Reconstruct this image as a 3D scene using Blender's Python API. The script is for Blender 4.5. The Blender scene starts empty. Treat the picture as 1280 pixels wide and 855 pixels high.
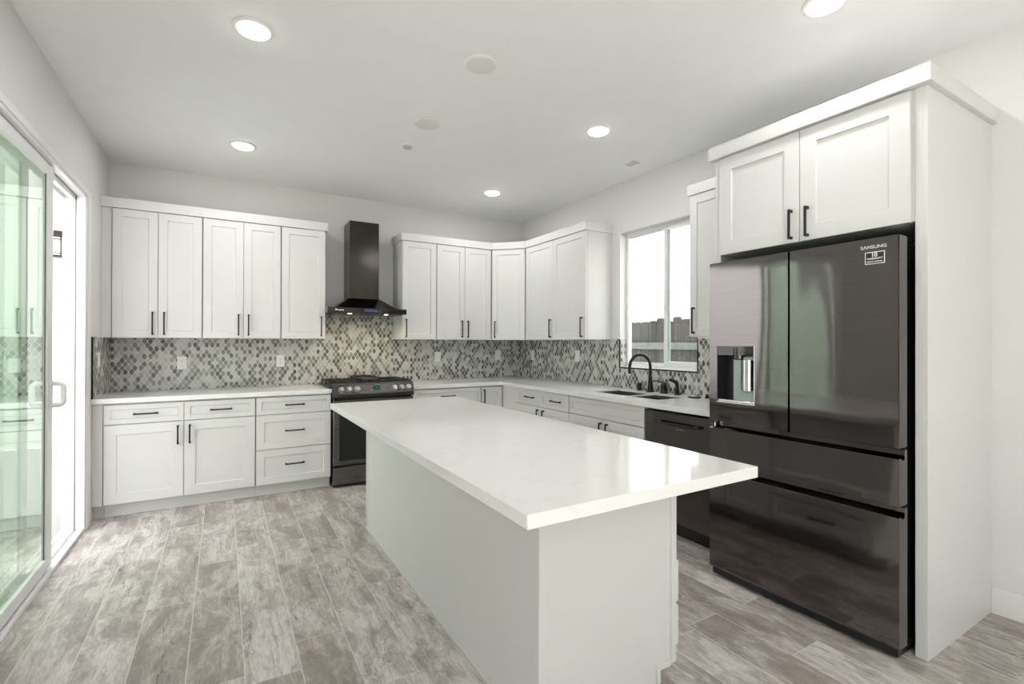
import bpy, bmesh, math, random
from mathutils import Vector, Matrix
random.seed(7)
SC = bpy.context.scene
COL = SC.collection
PI = math.pi

# ------------------------------------------------------------------ camera, sky, lamps' strength, exposure
cam_data = bpy.data.cameras.new('camera')
cam = bpy.data.objects.new('camera', cam_data)
COL.objects.link(cam)
cam_data.sensor_width = 36.0
cam_data.lens = 609.17 / 1280 * 36.0
cam_data.shift_x = (640 - 641.11) / 1280
cam_data.shift_y = (427.25 - 427.5) / 1280
cam_data.clip_start = 0.02
_R = Vector((0.85968141, -0.51082464, 0.00246279))
_U = Vector((-0.00365546, -0.0013307, 0.99999243))
_F = Vector((0.51081749, 0.85968391, 0.00301127))
cam.matrix_world = Matrix(((_R.x, _U.x, -_F.x, 0), (_R.y, _U.y, -_F.y, 0), (_R.z, _U.z, -_F.z, 1.3195), (0, 0, 0, 1)))
SC.camera = cam

world = bpy.data.worlds.new('world')
SC.world = world
world.use_nodes = True
_bg = world.node_tree.nodes['Background']
_bg.inputs[0].default_value = (0.93, 0.97, 1.0, 1)
_bg.inputs[1].default_value = 2.1
DOWNLIGHT_W = 3.4
_sun = bpy.data.lights.new('sun', 'SUN'); _sun.energy = 27.0; _sun.angle = .01; _sun.color = (1, .985, .965)
sun = bpy.data.objects.new('sun', _sun); COL.objects.link(sun)
sun.rotation_euler = Vector((-.60, .0, .80)).to_track_quat('Z', 'Y').to_euler()
SC.view_settings.view_transform = 'Standard'
SC.view_settings.look = 'None'
SC.view_settings.gamma = 1.0
SC.view_settings.use_curve_mapping = False
SC.view_settings.exposure = 0.93

# ------------------------------------------------------------------ room numbers (metres)
XL, XR, YB, YF, H = -0.832, 3.2635, 5.2895, -3.6, 2.855
CT, CB = 0.90, 0.862
UZ0, UZ1, CR1 = 1.358, 2.3945, 2.474
YU, XU = 4.956, 2.937          # faces of the upper doors
YD, XD = 4.660, 2.637          # faces of the base doors
YC, XC = 4.6416, 2.6172        # front edges of the worktop

# ------------------------------------------------------------------ materials
def mat(name):
    m = bpy.data.materials.new(name); m.use_nodes = True
    nt = m.node_tree; b = nt.nodes['Principled BSDF']
    return m, nt, b
def node(nt, typ, ins=None, **kw):
    n = nt.nodes.new(typ)
    for k, v in kw.items(): setattr(n, k, v)
    if ins:
        for k, v in ins.items():
            s = n.inputs[k]
            if isinstance(v, bpy.types.NodeSocket): nt.links.new(v, s)
            else: s.default_value = v
    return n
def mth(nt, op, a, b=None, c=None):
    ins = {0: a}
    if b is not None: ins[1] = b
    if c is not None: ins[2] = c
    return node(nt, 'ShaderNodeMath', ins, operation=op).outputs[0]
def ramp(nt, fac, stops, interp='LINEAR'):
    r = node(nt, 'ShaderNodeValToRGB', {0: fac}); cr = r.color_ramp; cr.interpolation = interp
    while len(cr.elements) < len(stops): cr.elements.new(0.5)
    for e, (p, c) in zip(cr.elements, stops):
        e.position = p; e.color = (*c, 1) if len(c) == 3 else c
    return r.outputs[0]
def mixc(nt, fac, a, b, blend='MIX'):
    n = node(nt, 'ShaderNodeMix', data_type='RGBA', blend_type=blend)
    for i, v in ((0, fac), (6, a), (7, b)):
        if isinstance(v, bpy.types.NodeSocket): nt.links.new(v, n.inputs[i])
        elif i == 0: n.inputs[0].default_value = v
        else: n.inputs[i].default_value = (*v, 1)
    return n.outputs[2]
def pos(nt):
    g = node(nt, 'ShaderNodeNewGeometry')
    s = node(nt, 'ShaderNodeSeparateXYZ', {0: g.outputs['Position']})
    return g.outputs['Position'], s.outputs[0], s.outputs[1], s.outputs[2]
def comb(nt, x, y, z):
    return node(nt, 'ShaderNodeCombineXYZ', {0: x, 1: y, 2: z}).outputs[0]
def noise(nt, vec, scale, detail=3, rough=.5, out=0, **kw):
    return node(nt, 'ShaderNodeTexNoise', {'Vector': vec, 'Scale': scale, 'Detail': detail, 'Roughness': rough}, **kw).outputs[out]
def bump(nt, b, h, strength, dist):
    n = node(nt, 'ShaderNodeBump', {'Height': h, 'Strength': strength, 'Distance': dist})
    nt.links.new(n.outputs[0], b.inputs['Normal'])

def plain(name, col, rough=.5, metal=0.0, spec=.5, vary=0.03, scale=6.0, bmp=0.0, bscale=200.0, coat=0.0):
    m, nt, b = mat(name)
    p, x, y, z = pos(nt)
    n = noise(nt, p, scale, 2)
    lo = tuple(max(0, c * (1 - vary)) for c in col); hi = tuple(min(1, c * (1 + vary)) for c in col)
    c = ramp(nt, n, [(.3, lo), (.7, hi)])
    nt.links.new(c, b.inputs['Base Color'])
    b.inputs['Roughness'].default_value = rough; b.inputs['Metallic'].default_value = metal
    b.inputs['Specular IOR Level'].default_value = spec
    b.inputs['Coat Weight'].default_value = coat
    if bmp: bump(nt, b, noise(nt, p, bscale, 2), bmp, .002)
    return m

M = {}
M['wall'] = plain('wall_paint', (.74, .73, .71), .75, spec=.25, vary=.01, bmp=.15, bscale=90)
M['ceiling'] = plain('ceiling_paint', (.91, .91, .91), .85, spec=.2, vary=.01, bmp=.1, bscale=80)
M['trim'] = plain('white_trim', (.80, .79, .77), .4, vary=.01)
M['cab'] = plain('cabinet_white', (.70, .697, .68), .33, vary=.008, spec=.5)
M['cabin'] = plain('cabinet_carcass', (.66, .657, .64), .45, vary=.01)
M['vinyl'] = plain('white_vinyl', (.82, .82, .82), .3, vary=.01)
M['bronze'] = plain('dark_bronze', (.018, .014, .012), .34, metal=.5, vary=.1)
M['black'] = plain('black_plastic', (.008, .008, .009), .3, vary=.1)
M['iron'] = plain('cast_iron', (.012, .011, .011), .5, vary=.2, bmp=.3, bscale=300)
M['blackglass'] = plain('black_glass', (.01, .012, .012), .06, vary=.1, spec=.6)
M['chrome'] = plain('polished_metal', (.62, .62, .61), .16, metal=1, vary=.02)
M['knob'] = plain('knob_metal', (.36, .355, .35), .28, metal=1, vary=.03)
M['outlet'] = plain('outlet_white', (.84, .84, .82), .35, vary=.01)
M['slot'] = plain('outlet_slot', (.1, .1, .1), .5)
M['edge'] = plain('dark_edge_trim', (.018, .012, .01), .35, metal=.4, vary=.1)
M['yardwall'] = plain('yard_wall', (.6, .6, .6), .9, spec=.1, vary=.02, bmp=.5, bscale=60)
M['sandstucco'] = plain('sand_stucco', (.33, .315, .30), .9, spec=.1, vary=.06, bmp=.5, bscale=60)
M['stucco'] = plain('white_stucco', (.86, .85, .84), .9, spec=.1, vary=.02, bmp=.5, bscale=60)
M['concrete'] = plain('pale_concrete', (.34, .335, .325), .85, spec=.1, vary=.04, scale=3)
M['letter'] = plain('silver_lettering', (.75, .75, .75), .35, metal=.3, vary=.01)
M['stickerwhite'] = plain('sticker_print', (.85, .85, .85), .5, vary=.01)
M['stickerblack'] = plain('sticker_black', (.015, .015, .02), .35, vary=.05)
M['greenplastic'] = plain('dispenser_grey', (.30, .36, .34), .25, vary=.03, metal=.3)

def steel(name, col, rough, wav=.0, axis='z'):
    m, nt, b = mat(name)
    p, x, y, z = pos(nt)
    if axis == 'z': v = comb(nt, mth(nt, 'MULTIPLY', x, 300.), mth(nt, 'MULTIPLY', y, 300.), mth(nt, 'MULTIPLY', z, 3.))
    else: v = comb(nt, mth(nt, 'MULTIPLY', x, 3.), mth(nt, 'MULTIPLY', y, 3.), mth(nt, 'MULTIPLY', z, 300.))
    n = noise(nt, v, 1.0, 2)
    c = ramp(nt, n, [(.3, tuple(k * .93 for k in col)), (.7, tuple(k * 1.07 for k in col))])
    nt.links.new(c, b.inputs['Base Color'])
    b.inputs['Metallic'].default_value = 1.0
    r = node(nt, 'ShaderNodeMapRange', {0: n, 1: .3, 2: .7, 3: rough * .85, 4: rough * 1.15}).outputs[0]
    nt.links.new(r, b.inputs['Roughness'])
    if wav:
        h = noise(nt, comb(nt, mth(nt, 'MULTIPLY', x, 1.), mth(nt, 'MULTIPLY', y, 4.2), mth(nt, 'MULTIPLY', z, .9)), 1.0, 0)
        bump(nt, b, h, 1.0, wav)
    return m
M['fridge'] = steel('black_stainless', (.150, .138, .137), .075, wav=.010, axis='y')
M['dark'] = steel('black_stainless_dark', (.115, .107, .104), .2, wav=.0, axis='y')
M['panel'] = steel('range_panel', (.075, .073, .07), .28, axis='y')
M['hood'] = steel('black_stainless_hood', (.055, .050, .046), .16, wav=.006, axis='z')
M['range'] = steel('range_stainless', (.17, .163, .158), .25, axis='y')
M['sink'] = steel('sink_stainless', (.30, .29, .28), .3, axis='y')

# quartz
m, nt, b = mat('white_quartz')
p, x, y, z = pos(nt)
w = noise(nt, p, 2.2, 5, .6)
vein = mth(nt, 'ABSOLUTE', mth(nt, 'SUBTRACT', w, .5))
vm = ramp(nt, vein, [(0, (1, 1, 1)), (.02, (0, 0, 0))])
c = mixc(nt, mth(nt, 'MULTIPLY', vm, .16), (.82, .82, .80), (.62, .61, .58))
nt.links.new(c, b.inputs['Base Color'])
b.inputs['Roughness'].default_value = .10
M['quartz'] = m

# floor: wood-look porcelain planks running towards the range wall
m, nt, b = mat('plank_tile')
p, x, y, z = pos(nt)
rowf = mth(nt, 'DIVIDE', mth(nt, 'SUBTRACT', x, .078), .20)
row = mth(nt, 'FLOOR', rowf)
rr = node(nt, 'ShaderNodeTexWhiteNoise', {'W': row}, noise_dimensions='1D').outputs[0]
yf = mth(nt, 'ADD', mth(nt, 'DIVIDE', y, 1.22), mth(nt, 'MULTIPLY', rr, 7.3))
pl = mth(nt, 'FLOOR', yf)
idv = comb(nt, row, pl, 0.)
wn = node(nt, 'ShaderNodeTexWhiteNoise', {'Vector': idv}, noise_dimensions='3D')
rnd = wn.outputs[0]
off = node(nt, 'ShaderNodeVectorMath', {0: wn.outputs[1], 'Scale': 40.}, operation='SCALE').outputs[0]
so = node(nt, 'ShaderNodeSeparateXYZ', {0: off})
def pv(sx, sy):
    return comb(nt, mth(nt, 'ADD', mth(nt, 'MULTIPLY', x, sx), so.outputs[0]), mth(nt, 'ADD', mth(nt, 'MULTIPLY', y, sy), so.outputs[1]), so.outputs[2])
warp = noise(nt, pv(3., 2.), 1.0, 3, .6, out=1)
def pvw(sx, sy, k):
    w_ = node(nt, 'ShaderNodeVectorMath', {0: warp, 'Scale': k}, operation='SCALE').outputs[0]
    return node(nt, 'ShaderNodeVectorMath', {0: pv(sx, sy), 1: w_}, operation='ADD').outputs[0]
cloud = noise(nt, pvw(7., 2.2, 1.6), 1.0, 9, .74)
cloud2 = noise(nt, pvw(17., 5.0, 2.6), 1.0, 9, .78)
grain = noise(nt, pvw(75., 3.6, 4.0), 1.0, 8, .78)
fine = noise(nt, pv(190., 22.), 1.0, 3, .6)
base = ramp(nt, rnd, [(0, (.39, .343, .315)), (.3, (.51, .462, .434)), (.65, (.60, .555, .527)), (1, (.66, .62, .593))])
pale = mixc(nt, .55, base, (.83, .80, .775))
dark = mixc(nt, .7, base, (.24, .20, .175))
tone = mixc(nt, ramp(nt, cloud, [(.40, (1, 1, 1)), (.54, (0, 0, 0))]), base, dark)
tone = mixc(nt, ramp(nt, cloud, [(.50, (0, 0, 0)), (.64, (1, 1, 1))]), tone, pale)
tone = mixc(nt, mth(nt, 'MULTIPLY', ramp(nt, cloud2, [(.36, (1, 1, 1)), (.48, (0, 0, 0))]), .5), tone, (.27, .23, .195))
tone = mixc(nt, mth(nt, 'MULTIPLY', ramp(nt, cloud2, [(.55, (0, 0, 0)), (.68, (1, 1, 1))]), .55), tone, (.74, .73, .705))
tone = mixc(nt, mth(nt, 'MULTIPLY', ramp(nt, grain, [(.38, (1, 1, 1)), (.50, (0, 0, 0))]), .5), tone, (.26, .22, .19))
tone = mixc(nt, mth(nt, 'MULTIPLY', ramp(nt, fine, [(.38, (1, 1, 1)), (.52, (0, 0, 0))]), .22), tone, (.20, .17, .15))
# knots: a dark eye in a brown ring here and there
vor = node(nt, 'ShaderNodeTexVoronoi', {'Vector': pvw(3.4, 1.5, .22), 'Scale': 1.0})
kn = vor.outputs['Distance']; kc = node(nt, 'ShaderNodeSeparateXYZ', {0: vor.outputs['Color']}).outputs[0]
kg = mth(nt, 'GREATER_THAN', kc, .62)
tone = mixc(nt, mth(nt, 'MULTIPLY', mth(nt, 'MULTIPLY', ramp(nt, kn, [(.0, (1, 1, 1)), (.15, (0, 0, 0))]), kg), .8), tone, (.20, .145, .105))
tone = mixc(nt, mth(nt, 'MULTIPLY', mth(nt, 'MULTIPLY', ramp(nt, kn, [(.0, (1, 1, 1)), (.045, (0, 0, 0))]), kg), .8), tone, (.07, .05, .04))
crk = mth(nt, 'ABSOLUTE', mth(nt, 'SUBTRACT', noise(nt, pvw(7., .9, .8), 1.0, 5, .65), .5))
gate = ramp(nt, noise(nt, pv(3., 2.), 1.0, 1), [(.50, (0, 0, 0)), (.57, (1, 1, 1))])
tone = mixc(nt, mth(nt, 'MULTIPLY', mth(nt, 'MULTIPLY', ramp(nt, crk, [(0, (1, 1, 1)), (.008, (0, 0, 0))]), gate), .75), tone, (.07, .05, .04))
fx = mth(nt, 'ABSOLUTE', mth(nt, 'SUBTRACT', mth(nt, 'FRACT', rowf), .5))
fy = mth(nt, 'ABSOLUTE', mth(nt, 'SUBTRACT', mth(nt, 'FRACT', yf), .5))
gm = mth(nt, 'MAXIMUM', mth(nt, 'GREATER_THAN', fx, .5 - .009), mth(nt, 'GREATER_THAN', fy, .5 - .0014))
col = mixc(nt, mth(nt, 'MULTIPLY', gm, .8), tone, (.72, .70, .67))
nt.links.new(col, b.inputs['Base Color'])
nt.links.new(node(nt, 'ShaderNodeMapRange', {0: grain, 1: .3, 2: .7, 3: .48, 4: .30}).outputs[0], b.inputs['Roughness'])
hh = mth(nt, 'SUBTRACT', mth(nt, 'MULTIPLY', grain, .25), gm)
bump(nt, b, hh, .35, .0015)
M['floor'] = m

# backsplash mosaic: rounded diamonds
def mosaic(name, along):
    m, nt, b = mat(name)
    p, x, y, z = pos(nt)
    h = x if along == 'x' else y
    a = mth(nt, 'DIVIDE', h, .0437); v = mth(nt, 'DIVIDE', z, .0665)
    P = mth(nt, 'ADD', a, v); Q = mth(nt, 'SUBTRACT', a, v)
    ip, iq = mth(nt, 'FLOOR', P), mth(nt, 'FLOOR', Q)
    fp = mth(nt, 'SUBTRACT', mth(nt, 'FRACT', P), .5); fq = mth(nt, 'SUBTRACT', mth(nt, 'FRACT', Q), .5)
    pw = 5.5
    d = mth(nt, 'POWER', mth(nt, 'ADD', mth(nt, 'POWER', mth(nt, 'ABSOLUTE', fp), pw), mth(nt, 'POWER', mth(nt, 'ABSOLUTE', fq), pw)), 1 / pw)
    wn = node(nt, 'ShaderNodeTexWhiteNoise', {'Vector': comb(nt, ip, iq, 3.3)}, noise_dimensions='3D')
    tile = ramp(nt, wn.outputs[0], [(0, (.55, .55, .51)), (.20, (.47, .47, .43)), (.36, (.54, .55, .53)), (.42, (.27, .27, .235)), (.53, (.35, .35, .31)), (.62, (.18, .18, .15)),
                                    (.78, (.12, .12, .10)), (.90, (.075, .075, .062))], 'CONSTANT')
    # glass drops are darker at the rim than in the middle
    streak = noise(nt, comb(nt, mth(nt, 'MULTIPLY', h, 120.), mth(nt, 'MULTIPLY', z, 60.), wn.outputs[0]), 1.0, 2)
    tile = mixc(nt, ramp(nt, streak, [(.45, (0, 0, 0)), (.75, (.5, .5, .5))]), tile, (.42, .42, .39))
    g = mth(nt, 'GREATER_THAN', d, .455)
    col = mixc(nt, g, tile, (.66, .66, .62))
    nt.links.new(col, b.inputs['Base Color'])
    ro = node(nt, 'ShaderNodeMapRange', {0: wn.outputs[0], 1: 0., 2: 1., 3: .32, 4: .12}).outputs[0]
    nt.links.new(mth(nt, 'MAXIMUM', ro, mth(nt, 'MULTIPLY', g, .7)), b.inputs['Roughness'])
    bump(nt, b, ramp(nt, d, [(.36, (1, 1, 1)), (.47, (0, 0, 0))]), .5, .0015)
    return m
M['mosaic_x'] = mosaic('mosaic_back', 'x')
M['mosaic_y'] = mosaic('mosaic_side', 'y')

# weathered fence
m, nt, b = mat('weathered_fence')
p, x, y, z = pos(nt)
bd = mth(nt, 'FLOOR', mth(nt, 'DIVIDE', y, .145))
r = node(nt, 'ShaderNodeTexWhiteNoise', {'W': bd}, noise_dimensions='1D').outputs[0]
g = noise(nt, comb(nt, 0., mth(nt, 'MULTIPLY', y, 40.), mth(nt, 'ADD', mth(nt, 'MULTIPLY', z, 2.5), mth(nt, 'MULTIPLY', r, 9.))), 1.0, 5, .7)
c = ramp(nt, mth(nt, 'ADD', mth(nt, 'MULTIPLY', g, .8), mth(nt, 'MULTIPLY', r, .25)), [(.3, (.03, .027, .024)), (.55, (.07, .065, .06)), (.8, (.13, .125, .118))])
nt.links.new(c, b.inputs['Base Color']); b.inputs['Roughness'].default_value = .9
M['fence'] = m

# glass
def glass(name, tint, boost, refl=(1, 1, 1)):
    m = bpy.data.materials.new(name); m.use_nodes = True; nt = m.node_tree
    for n in list(nt.nodes): nt.nodes.remove(n)
    out = node(nt, 'ShaderNodeOutputMaterial')
    tr = node(nt, 'ShaderNodeBsdfTransparent', {0: (*tint, 1)})
    gl = node(nt, 'ShaderNodeBsdfGlossy', {0: (*refl, 1), 'Roughness': 0.0})
    fr = node(nt, 'ShaderNodeFresnel', {0: 1.45}).outputs[0]
    bf = node(nt, 'ShaderNodeNewGeometry').outputs['Backfacing']      # the far face of the pane only transmits
    f = node(nt, 'ShaderNodeMath', {0: fr, 1: boost}, operation='MULTIPLY', use_clamp=True).outputs[0]
    f = mth(nt, 'MULTIPLY', f, mth(nt, 'SUBTRACT', 1.0, bf))
    mx = node(nt, 'ShaderNodeMixShader', {0: f, 1: tr.outputs[0], 2: gl.outputs[0]})
    nt.links.new(mx.outputs[0], out.inputs[0])
    return m
M['doorglass'] = glass('green_door_glass', (.84, .895, .85), 2.8, (.84, .95, .86))
M['glass'] = glass('clear_glass', (.96, .98, .97), 1.0)
M['glassedge'] = plain('glass_edge_green', (.50, .62, .56), .2)

def emit(name, col, s):
    m = bpy.data.materials.new(name); m.use_nodes = True; nt = m.node_tree
    for n in list(nt.nodes): nt.nodes.remove(n)
    out = node(nt, 'ShaderNodeOutputMaterial'); e = node(nt, 'ShaderNodeEmission', {0: (*col, 1), 1: s})
    nt.links.new(e.outputs[0], out.inputs[0]); return m
M['lamp'] = emit('downlight_glow', (1, .99, .96), 9.0)
M['hoodlamp'] = emit('hood_lamp_glow', (1, .82, .6), 6.0)
M['teal'] = emit('range_clock', (.03, .6, .5), .45)
M['tealdim'] = emit('range_panel_glow', (.005, .07, .065), .4)
M['blue'] = emit('hood_display_glow', (.09, .11, .30), .5)

# ------------------------------------------------------------------ mesh helpers
ID = Matrix.Identity(4)
def frame(o, u, n):
    """local (u, n, z): u along the face, n out of it"""
    o, u, n = Vector(o), Vector(u), Vector(n)
    return Matrix(((u.x, n.x, 0, o.x), (u.y, n.y, 0, o.y), (u.z, n.z, 1, o.z), (0, 0, 0, 1)))
def BACK(y): return frame((0, y, 0), (1, 0, 0), (0, -1, 0))
def RIGHT(x): return frame((x, 0, 0), (0, 1, 0), (-1, 0, 0))

WL = {}   # world location of every object, for parenting with plain offsets
class MB:
    def __init__(s, F=ID):
        s.bm = bmesh.new(); s.F = F; s.smooth = False
    def _new(s, f, bev=0.0, seg=1):
        t = bmesh.new(); f(t)
        if bev > 0:
            bmesh.ops.bevel(t, geom=t.edges[:], offset=bev, segments=seg, affect='EDGES', clamp_overlap=True)
        bmesh.ops.transform(t, matrix=s.F, verts=t.verts[:])
        bmesh.ops.recalc_face_normals(t, faces=t.faces[:])
        me = bpy.data.meshes.new('tmp'); t.to_mesh(me); t.free()
        s.bm.from_mesh(me); bpy.data.meshes.remove(me)
        return s
    def box(s, x0, x1, y0, y1, z0, z1, bev=.0015, seg=1):
        def f(t):
            bmesh.ops.create_cube(t, size=1.0)
            for v in t.verts:
                v.co = Vector((x0 if v.co.x < 0 else x1, y0 if v.co.y < 0 else y1, z0 if v.co.z < 0 else z1))
        return s._new(f, bev, seg)
    def prism(s, pts, z0, z1, bev=0.0):
        def f(t):
            a = [t.verts.new((x, y, z0)) for x, y in pts]; b_ = [t.verts.new((x, y, z1)) for x, y in pts]
            n = len(pts); t.faces.new(a[::-1]); t.faces.new(b_)
            for i in range(n): t.faces.new((a[i], a[(i + 1) % n], b_[(i + 1) % n], b_[i]))
        return s._new(f, bev)
    def prism_side(s, pts, a0, a1, axis='x', bev=0.0):
        """profile pts in the plane across `axis` extruded along it"""
        def P(a, q): return (a, q[0], q[1]) if axis == 'x' else (q[0], a, q[1])
        def f(t):
            a = [t.verts.new(P(a0, q)) for q in pts]; b_ = [t.verts.new(P(a1, q)) for q in pts]
            n = len(pts); t.faces.new(a[::-1]); t.faces.new(b_)
            for i in range(n): t.faces.new((a[i], a[(i + 1) % n], b_[(i + 1) % n], b_[i]))
        return s._new(f, bev)
    def shaker(s, u0, u1, z0, z1, t=.019, fr=.058, rec=.008, n0=0.0):
        def f(t_):
            bmesh.ops.create_cube(t_, size=1.0)
            for v in t_.verts:
                v.co = Vector((u0 if v.co.x < 0 else u1, n0 if v.co.y < 0 else n0 + t, z0 if v.co.z < 0 else z1))
            t_.faces.ensure_lookup_table()
            ed = [e for e in t_.edges]
            bmesh.ops.bevel(t_, geom=ed, offset=.0014, segments=1, affect='EDGES')
            ff = max(t_.faces, key=lambda q: (round(q.calc_center_median().y, 5), q.calc_area()))
            bmesh.ops.inset_region(t_, faces=[ff], thickness=fr, use_even_offset=True)
            bmesh.ops.inset_region(t_, faces=[ff], thickness=.0035, use_even_offset=True)
            for v in ff.verts: v.co.y -= rec
        return s._new(f, 0)
    def cyl(s, c, r, h, axis='z', seg=32, r2=None, bev=0.0):
        def f(t):
            bmesh.ops.create_cone(t, cap_ends=True, segments=seg, radius1=r, radius2=r if r2 is None else r2, depth=h)
            R = {'z': Matrix.Identity(4), 'x': Matrix.Rotation(PI / 2, 4, 'Y'), 'y': Matrix.Rotation(-PI / 2, 4, 'X')}[axis]
            bmesh.ops.transform(t, matrix=Matrix.Translation(c) @ R, verts=t.verts[:])
            if bev:
                es = [e for e in t.edges if any(len(q.verts) > 4 for q in e.link_faces)]
                bmesh.ops.bevel(t, geom=es, offset=bev, segments=2, affect='EDGES')
        return s._new(f, 0)
    def lathe(s, c, prof, seg=32, axis='z'):
        def f(t):
            rings = []
            for r, h in prof:
                rg = []
                for i in range(seg):
                    a = 2 * PI * i / seg; q = (r * math.cos(a), r * math.sin(a), h)
                    if axis == 'x': q = (h, q[0], q[1])
                    if axis == 'y': q = (q[0], h, q[1])
                    rg.append(t.verts.new(Vector(q) + Vector(c)))
                rings.append(rg)
            for a, b_ in zip(rings, rings[1:]):
                for i in range(seg): t.faces.new((a[i], a[(i + 1) % seg], b_[(i + 1) % seg], b_[i]))
            t.faces.new(rings[0][::-1]); t.faces.new(rings[-1])
        return s._new(f, 0)
    def tube(s, pts, r, seg=16, radii=None):
        pts = [Vector(q) for q in pts]
        def f(t):
            rings = []; up = None
            for i, q in enumerate(pts):
                d = (pts[min(i + 1, len(pts) - 1)] - pts[max(i - 1, 0)]).normalized()
                if up is None:
                    up = d.orthogonal().normalized()
                up = (up - d * up.dot(d)).normalized(); sd = d.cross(up)
                rad = radii[i] if radii else r
                rings.append([t.verts.new(q + up * math.cos(2 * PI * k / seg) * rad + sd * math.sin(2 * PI * k / seg) * rad) for k in range(seg)])
            for a, b_ in zip(rings, rings[1:]):
                for k in range(seg): t.faces.new((a[k], a[(k + 1) % seg], b_[(k + 1) % seg], b_[k]))
            t.faces.new(rings[0][::-1]); t.faces.new(rings[-1])
        return s._new(f, 0)
    def build(s, name, material, parent=None, smooth=False):
        me = bpy.data.meshes.new(name)
        if parent is not None: base = WL[parent.name]
        else:
            vs = [v.co for v in s.bm.verts]
            base = Vector(((min(v.x for v in vs) + max(v.x for v in vs)) / 2, (min(v.y for v in vs) + max(v.y for v in vs)) / 2, min(v.z for v in vs)))
        bmesh.ops.translate(s.bm, vec=-base, verts=s.bm.verts[:])
        if smooth:
            for q in s.bm.faces: q.smooth = True
            for e in s.bm.edges:
                if len(e.link_faces) == 2 and e.calc_face_angle(0) > .6: e.smooth = False
        s.bm.to_mesh(me); s.bm.free()
        for k in (material if isinstance(material, (list, tuple)) else [material]): me.materials.append(k)
        o = bpy.data.objects.new(name, me); COL.objects.link(o)
        if parent is not None: o.parent = parent
        else: o.location = base
        WL[o.name] = Vector(base)
        return o
def tag(o, label=None, cat=None, group=None, kind=None):
    if label: o['label'] = label
    if cat: o['category'] = cat
    if group: o['group'] = group
    if kind: o['kind'] = kind
    return o
def thing(name, loc, label, cat, group=None):
    o = bpy.data.objects.new(name, None); COL.objects.link(o); o.location = loc
    o.empty_display_size = .1
    WL[o.name] = Vector(loc)
    return tag(o, label, cat, group)
def struct(o): return tag(o, kind='structure')
def struct_empty(name, loc):
    o = bpy.data.objects.new(name, None); COL.objects.link(o); o.location = loc; WL[o.name] = Vector(loc)
    return tag(o, kind='structure')
def copy_thing(o, loc, label):
    c = o.copy(); COL.objects.link(c); c.location = loc; c['label'] = label
    for ch in [q for q in COL.objects if q.parent == o]:
        d = ch.copy(); COL.objects.link(d); d.parent = c
        for g_ in [q for q in COL.objects if q.parent == ch]:
            e = g_.copy(); COL.objects.link(e); e.parent = d
    return c
def text(name, body, size, X, Y, origin, material, parent, depth=.0006, xscale=1.0, align='CENTER', bold=0.0):
    cu = bpy.data.curves.new(name, 'FONT'); cu.body = body; cu.size = size; cu.extrude = depth; cu.align_x = align; cu.align_y = 'CENTER'; cu.offset = bold
    t = bpy.data.objects.new('t', cu); COL.objects.link(t)
    bpy.context.view_layer.update()
    me = bpy.data.meshes.new_from_object(t.evaluated_get(bpy.context.evaluated_depsgraph_get()))
    COL.objects.unlink(t); bpy.data.objects.remove(t)
    X, Y = Vector(X), Vector(Y); Z = X.cross(Y)
    off = Vector(origin) - WL[parent.name]
    for v in me.vertices: v.co = X * v.co.x * xscale + Y * v.co.y + Z * v.co.z + off
    me.materials.clear(); me.materials.append(material)
    o = bpy.data.objects.new(name, me); COL.objects.link(o); o.parent = parent
    WL[o.name] = WL[parent.name]
    return o

# ------------------------------------------------------------------ room shell
struct(MB().box(XL - .12, XR + .12, YF - .12, YB + .12, -.10, 0, 0).build('floor', M['floor']))
struct(MB().box(XL - .12, XR + .12, YF - .12, YB + .12, H, H + .1, 0).build('ceiling', M['ceiling']))
struct(MB().box(XL - .12, XR + .12, YB, YB + .12, 0, H, 0).build('wall_back', M['wall']))
# left wall with the sliding door opening
DY0, DY1, DZ = 2.70, 4.457, 2.36
struct(MB().box(XL - .12, XL, -.5, DY0, 0, H, 0).box(XL - .12, XL, YF, -3.2, 0, H, 0).box(XL - .12, XL, -3.2, -.5, 2.3, H, 0).box(XL - .12, XL, DY1 + .045, YB, 0, H, 0).box(XL - .12, XL, DY0, DY1 + .045, DZ, H, 0).build('wall_left', M['wall']))
# right wall with the sink window
WY0, WY1, WZ0, WZ1 = 2.585, 3.486, 1.095, 2.37
struct(MB().box(XR, XR + .12, YF, WY0, 0, H, 0).box(XR, XR + .12, WY1, YB, 0, H, 0).box(XR, XR + .12, WY0, WY1, 0, WZ0, 0).box(XR, XR + .12, WY0, WY1, WZ1, H, 0).build('wall_right', M['wall']))
# front wall, behind the camera
struct(MB().box(XL - .12, XR + .12, YF - .12, YF, 0, H, 0).build('wall_front', M['wall']))
w3 = struct_empty('added_window', (XL - .06, -1.85, 0))  # unseen opening added behind the camera so sun reaches the floor and bounces up
MB().box(XL - .1, XL - .03, -3.2, -.5, 0, .06).box(XL - .1, XL - .03, -3.2, -.5, 2.24, 2.3).box(XL - .1, XL - .03, -3.2, -3.14, .06, 2.24).box(XL - .1, XL - .03, -.56, -.5, .06, 2.24).box(XL - .1, XL - .03, -1.88, -1.82, .06, 2.24).build('window_frame', M['vinyl'], w3)
MB().box(XL - .07, XL - .062, -3.14, -.56, .06, 2.24, 0).build('pane', M['glass'], w3)
struct(MB().box(XR - .014, XR, YF, .861, 0, .125, .003).build('baseboard_right', M['trim']))
struct(MB().box(XL, XL + .014, -.5, DY0 - .08, 0, .125, .003).box(XL, XL + .014, YF, -3.2, 0, .125, .003).build('baseboard_left', M['trim']))
struct(MB().box(XL + .014, XR - .014, YF, YF + .014, 0, .125, .003).build('baseboard_front', M['trim']))
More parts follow.
